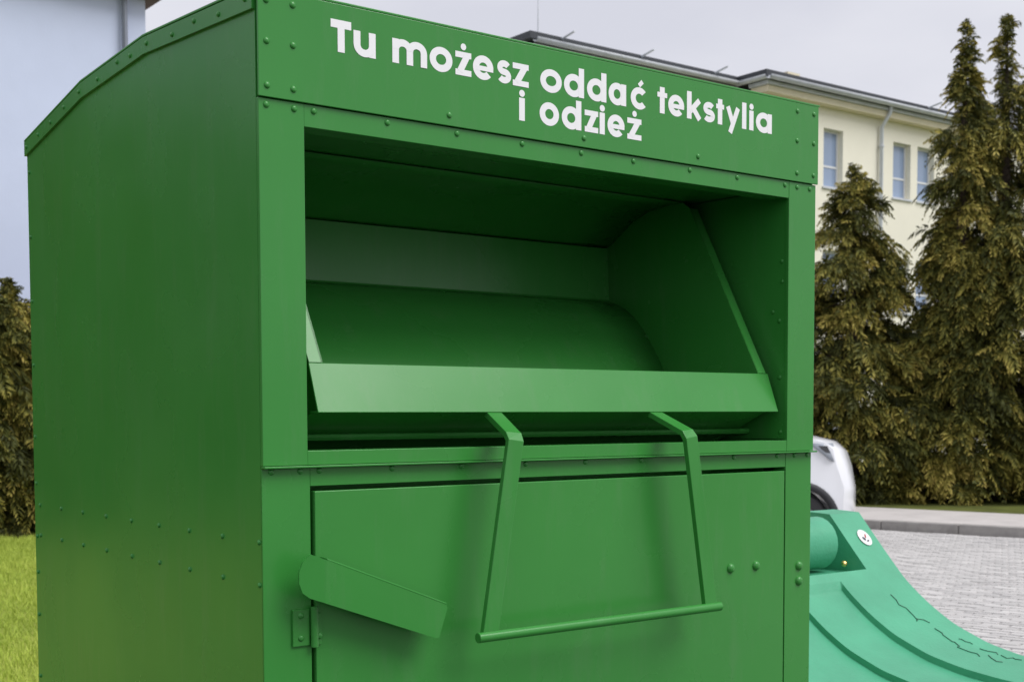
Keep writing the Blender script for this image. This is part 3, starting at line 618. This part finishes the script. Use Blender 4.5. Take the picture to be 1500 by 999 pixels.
# pull handle: two splayed flat arms and a round bar
hn = thing('handle', (.6, -.04, 1.35), None, None); hn.parent = tcn; hn.location = Vector((.6, -.04, 1.35)) - ORG[tcn.name]
for s in (-1, 1):
    X = lambda d: .601 + s*d
    def arm(mb, p, q, w, t):
        p, q = Vector(p), Vector(q); dd = (q-p).normalized(); wx = Vector((1, 0, 0)); wx = (wx - dd*wx.dot(dd)).normalized(); nn = dd.cross(wx)
        mb.add([c + wx*a*w/2 + nn*b*t/2 for c in (p, q) for a, b in ((-1,-1),(1,-1),(1,1),(-1,1))], [(0,1,2,3),(7,6,5,4),(0,4,5,1),(1,5,6,2),(2,6,7,3),(3,7,4,0)])
    pts = [(X(.180), .012, 1.4985), (X(.193), -.058, 1.466), (X(.1945), -.0655, 1.456), (X(.246), -.0655, 1.154)]
    # one bent strip: shared cross sections
    hw = .0145; th = .005; Vv = []
    for i, q in enumerate(pts):
        q = Vector(q); dprev = (q - Vector(pts[i-1])).normalized() if i else (Vector(pts[1])-q).normalized(); dnext = (Vector(pts[i+1])-q).normalized() if i < 3 else dprev
        dd = (dprev+dnext).normalized(); wx = Vector((1, 0, 0)); wx = (wx - dd*wx.dot(dd)).normalized(); nn = dd.cross(wx)
        Vv += [q + wx*a*hw + nn*b*th for a, b in ((-1,-1),(1,-1),(1,1),(-1,1))]
    Ff = [(0,1,2,3), (15,14,13,12)] + [(i*4+k, i*4+(k+1) % 4, i*4+4+(k+1) % 4, i*4+4+k) for i in range(3) for k in range(4)]
    MB().add(Vv, Ff).build('arm', 'paint', hn, bevel=.001)
MB().tube([(.331, -.0685, 1.1515), (.871, -.0685, 1.1515)], .0082, 16).build('grip_bar', 'paint', hn, bevel=.001, smooth='auto')

# lettering
def letters():
    G1 = [('T',.1144,.1487),('u',.1525,.1903),('m',.2195,.2817),('o',.2867,.3292),('ż',.3348,.3652),('e',.3684,.4084),('s',.4156,.4439),('z',.4471,.4796),('o',.5037,.5492),('d',.554,.5976),('d',.6042,.6475),('a',.6526,.6929),('ć',.7036,.7439),('t',.7668,.7906),('e',.7934,.8328),('k',.8397,.8777),('s',.8807,.9113),('t',.9143,.935),('y',.9399,.9776),('l',.9819,.9961),('i',1.0023,1.0148),('a',1.021,1.0652)]
    G2 = [('i',.4576,.4739),('o',.5022,.5433),('d',.5491,.5916),('z',.5991,.6291),('i',.6321,.6445),('e',.6502,.6894),('ż',.6958,.7288)]
    xh, asc, sw = .0362, .0482, .0117
    for G, base in ((G1, 2.0265), (G2, 1.9725)):
        for ch, x0, x1 in G:
            S = []                                  # quads/strips as point rows
            w = x1-x0; cx = (x0+x1)/2; cz = base+xh/2
            def bar(ax, az, bx_, bz, t=sw):
                d = Vector((bx_-ax, bz-az)); d.normalize(); n_ = Vector((-d.y, d.x))*t/2
                S.append([[(ax+n_.x, az+n_.y), (bx_+n_.x, bz+n_.y)], [(ax-n_.x, az-n_.y), (bx_-n_.x, bz-n_.y)]])
            def ring(ccx, ccz, rx, rz, a0, a1, t=sw, k=28):
                A = np.radians(np.linspace(a0, a1, k)); S.append([[(ccx+rx*math.cos(q), ccz+rz*math.sin(q)) for q in A], [(ccx+(rx-t)*math.cos(q), ccz+(rz-t*.92)*math.sin(q)) for q in A]])
            def strip(P, t=sw):
                o, i_ = [], []
                for k, q in enumerate(P):
                    d = Vector(P[min(k+1, len(P)-1)]) - Vector(P[max(k-1, 0)]); d.normalize(); n_ = Vector((-d.y, d.x))*t/2
                    o.append((q[0]+n_.x, q[1]+n_.y)); i_.append((q[0]-n_.x, q[1]-n_.y))
                S.append([o, i_])
            h = sw/2
            if ch == 'T': bar(x0, base+.046-h, x1, base+.046-h); bar(cx, base, cx, base+.046-sw)
            elif ch == 'u': bar(x0+h, base+.016, x0+h, base+xh); bar(x1-h, base, x1-h, base+xh); ring(cx, base+.0165, w/2, .0170, 180, 360)
            elif ch == 'm':
                bar(x0+h, base, x0+h, base+xh); r = (w-sw)/4 + h
                for c_ in (x0 + r, x1 - r): ring(c_, base+xh-.0155, r, .0160, 0, 180); bar(c_+r-h, base, c_+r-h, base+xh-.0155)
            elif ch == 'o': ring(cx, cz, w/2, xh/2+.0008, 0, 360, k=44)
            elif ch in 'zż':
                bar(x0, base+xh-.0045, x1, base+xh-.0045, .009); bar(x0, base+.0045, x1, base+.0045, .009); bar(x0+.0085, base+.0060, x1-.0085, base+xh-.0060, .0112)
                if ch == 'ż': ring(cx, base+xh+.0078, .0052, .0052, 0, 360, .0051, 20)
            elif ch == 'e': ring(cx, cz, w/2, xh/2+.0008, 0, 318, k=40); bar(x0+.006, cz-.0012, x1-.0004, cz-.0012, .0075)
            elif ch == 's':
                P = []; h = .0051; rx = w/2-h; rz = (xh-.0102)/4
                for q in np.radians(np.linspace(28, 265, 16)): P.append((cx+rx*math.cos(q)*.95, base+xh-h-rz+rz*math.sin(q)))
                for q in np.radians(np.linspace(85, -152, 16)): P.append((cx+rx*math.cos(q), base+h+rz+rz*math.sin(q)))
                strip(P, .0102)
            elif ch in 'da':
                ring(cx-.0008, cz, w/2-.0008, xh/2+.0008, 0, 360, k=44); bar(x1-h, base, x1-h, base+(asc if ch == 'd' else xh))
            elif ch == 'ć':
                ring(cx, cz, w/2, xh/2+.0008, 42, 318, k=40); bar(cx-.001, base+xh+.0035, cx+.0075, base+xh+.0115, .0075)
            elif ch == 't': bar(cx, base, cx, base+.0455); bar(x0, base+xh-.0042, x1, base+xh-.0042, .0085)
            elif ch == 'k': bar(x0+h, base, x0+h, base+asc); bar(x0+sw*.7, base+.0135, x1-.0065, base+xh-.001, .0102); bar(x0+.015, base+.0205, x1-.006, base+.001, .0105)
            elif ch == 'y': bar(x0+.0055, base+xh-.0008, cx+.0012, base+.003, .0105); bar(x1-.0055, base+xh-.0008, cx-.0075, base-.0115, .0105)
            elif ch == 'l': bar(cx, base, cx, base+asc)
            elif ch == 'i': bar(cx, base, cx, base+xh); ring(cx, base+xh+.0072, .0058, .0055, 0, 360, .0057, 20)
            mb = MB()
            for k, rows in enumerate(S): mb.sheet([[(q[0], -.00985-.00012*k, q[1]) for q in r_] for r_ in rows])
            mb.build('letter', 'white_vinyl', hd)
letters()
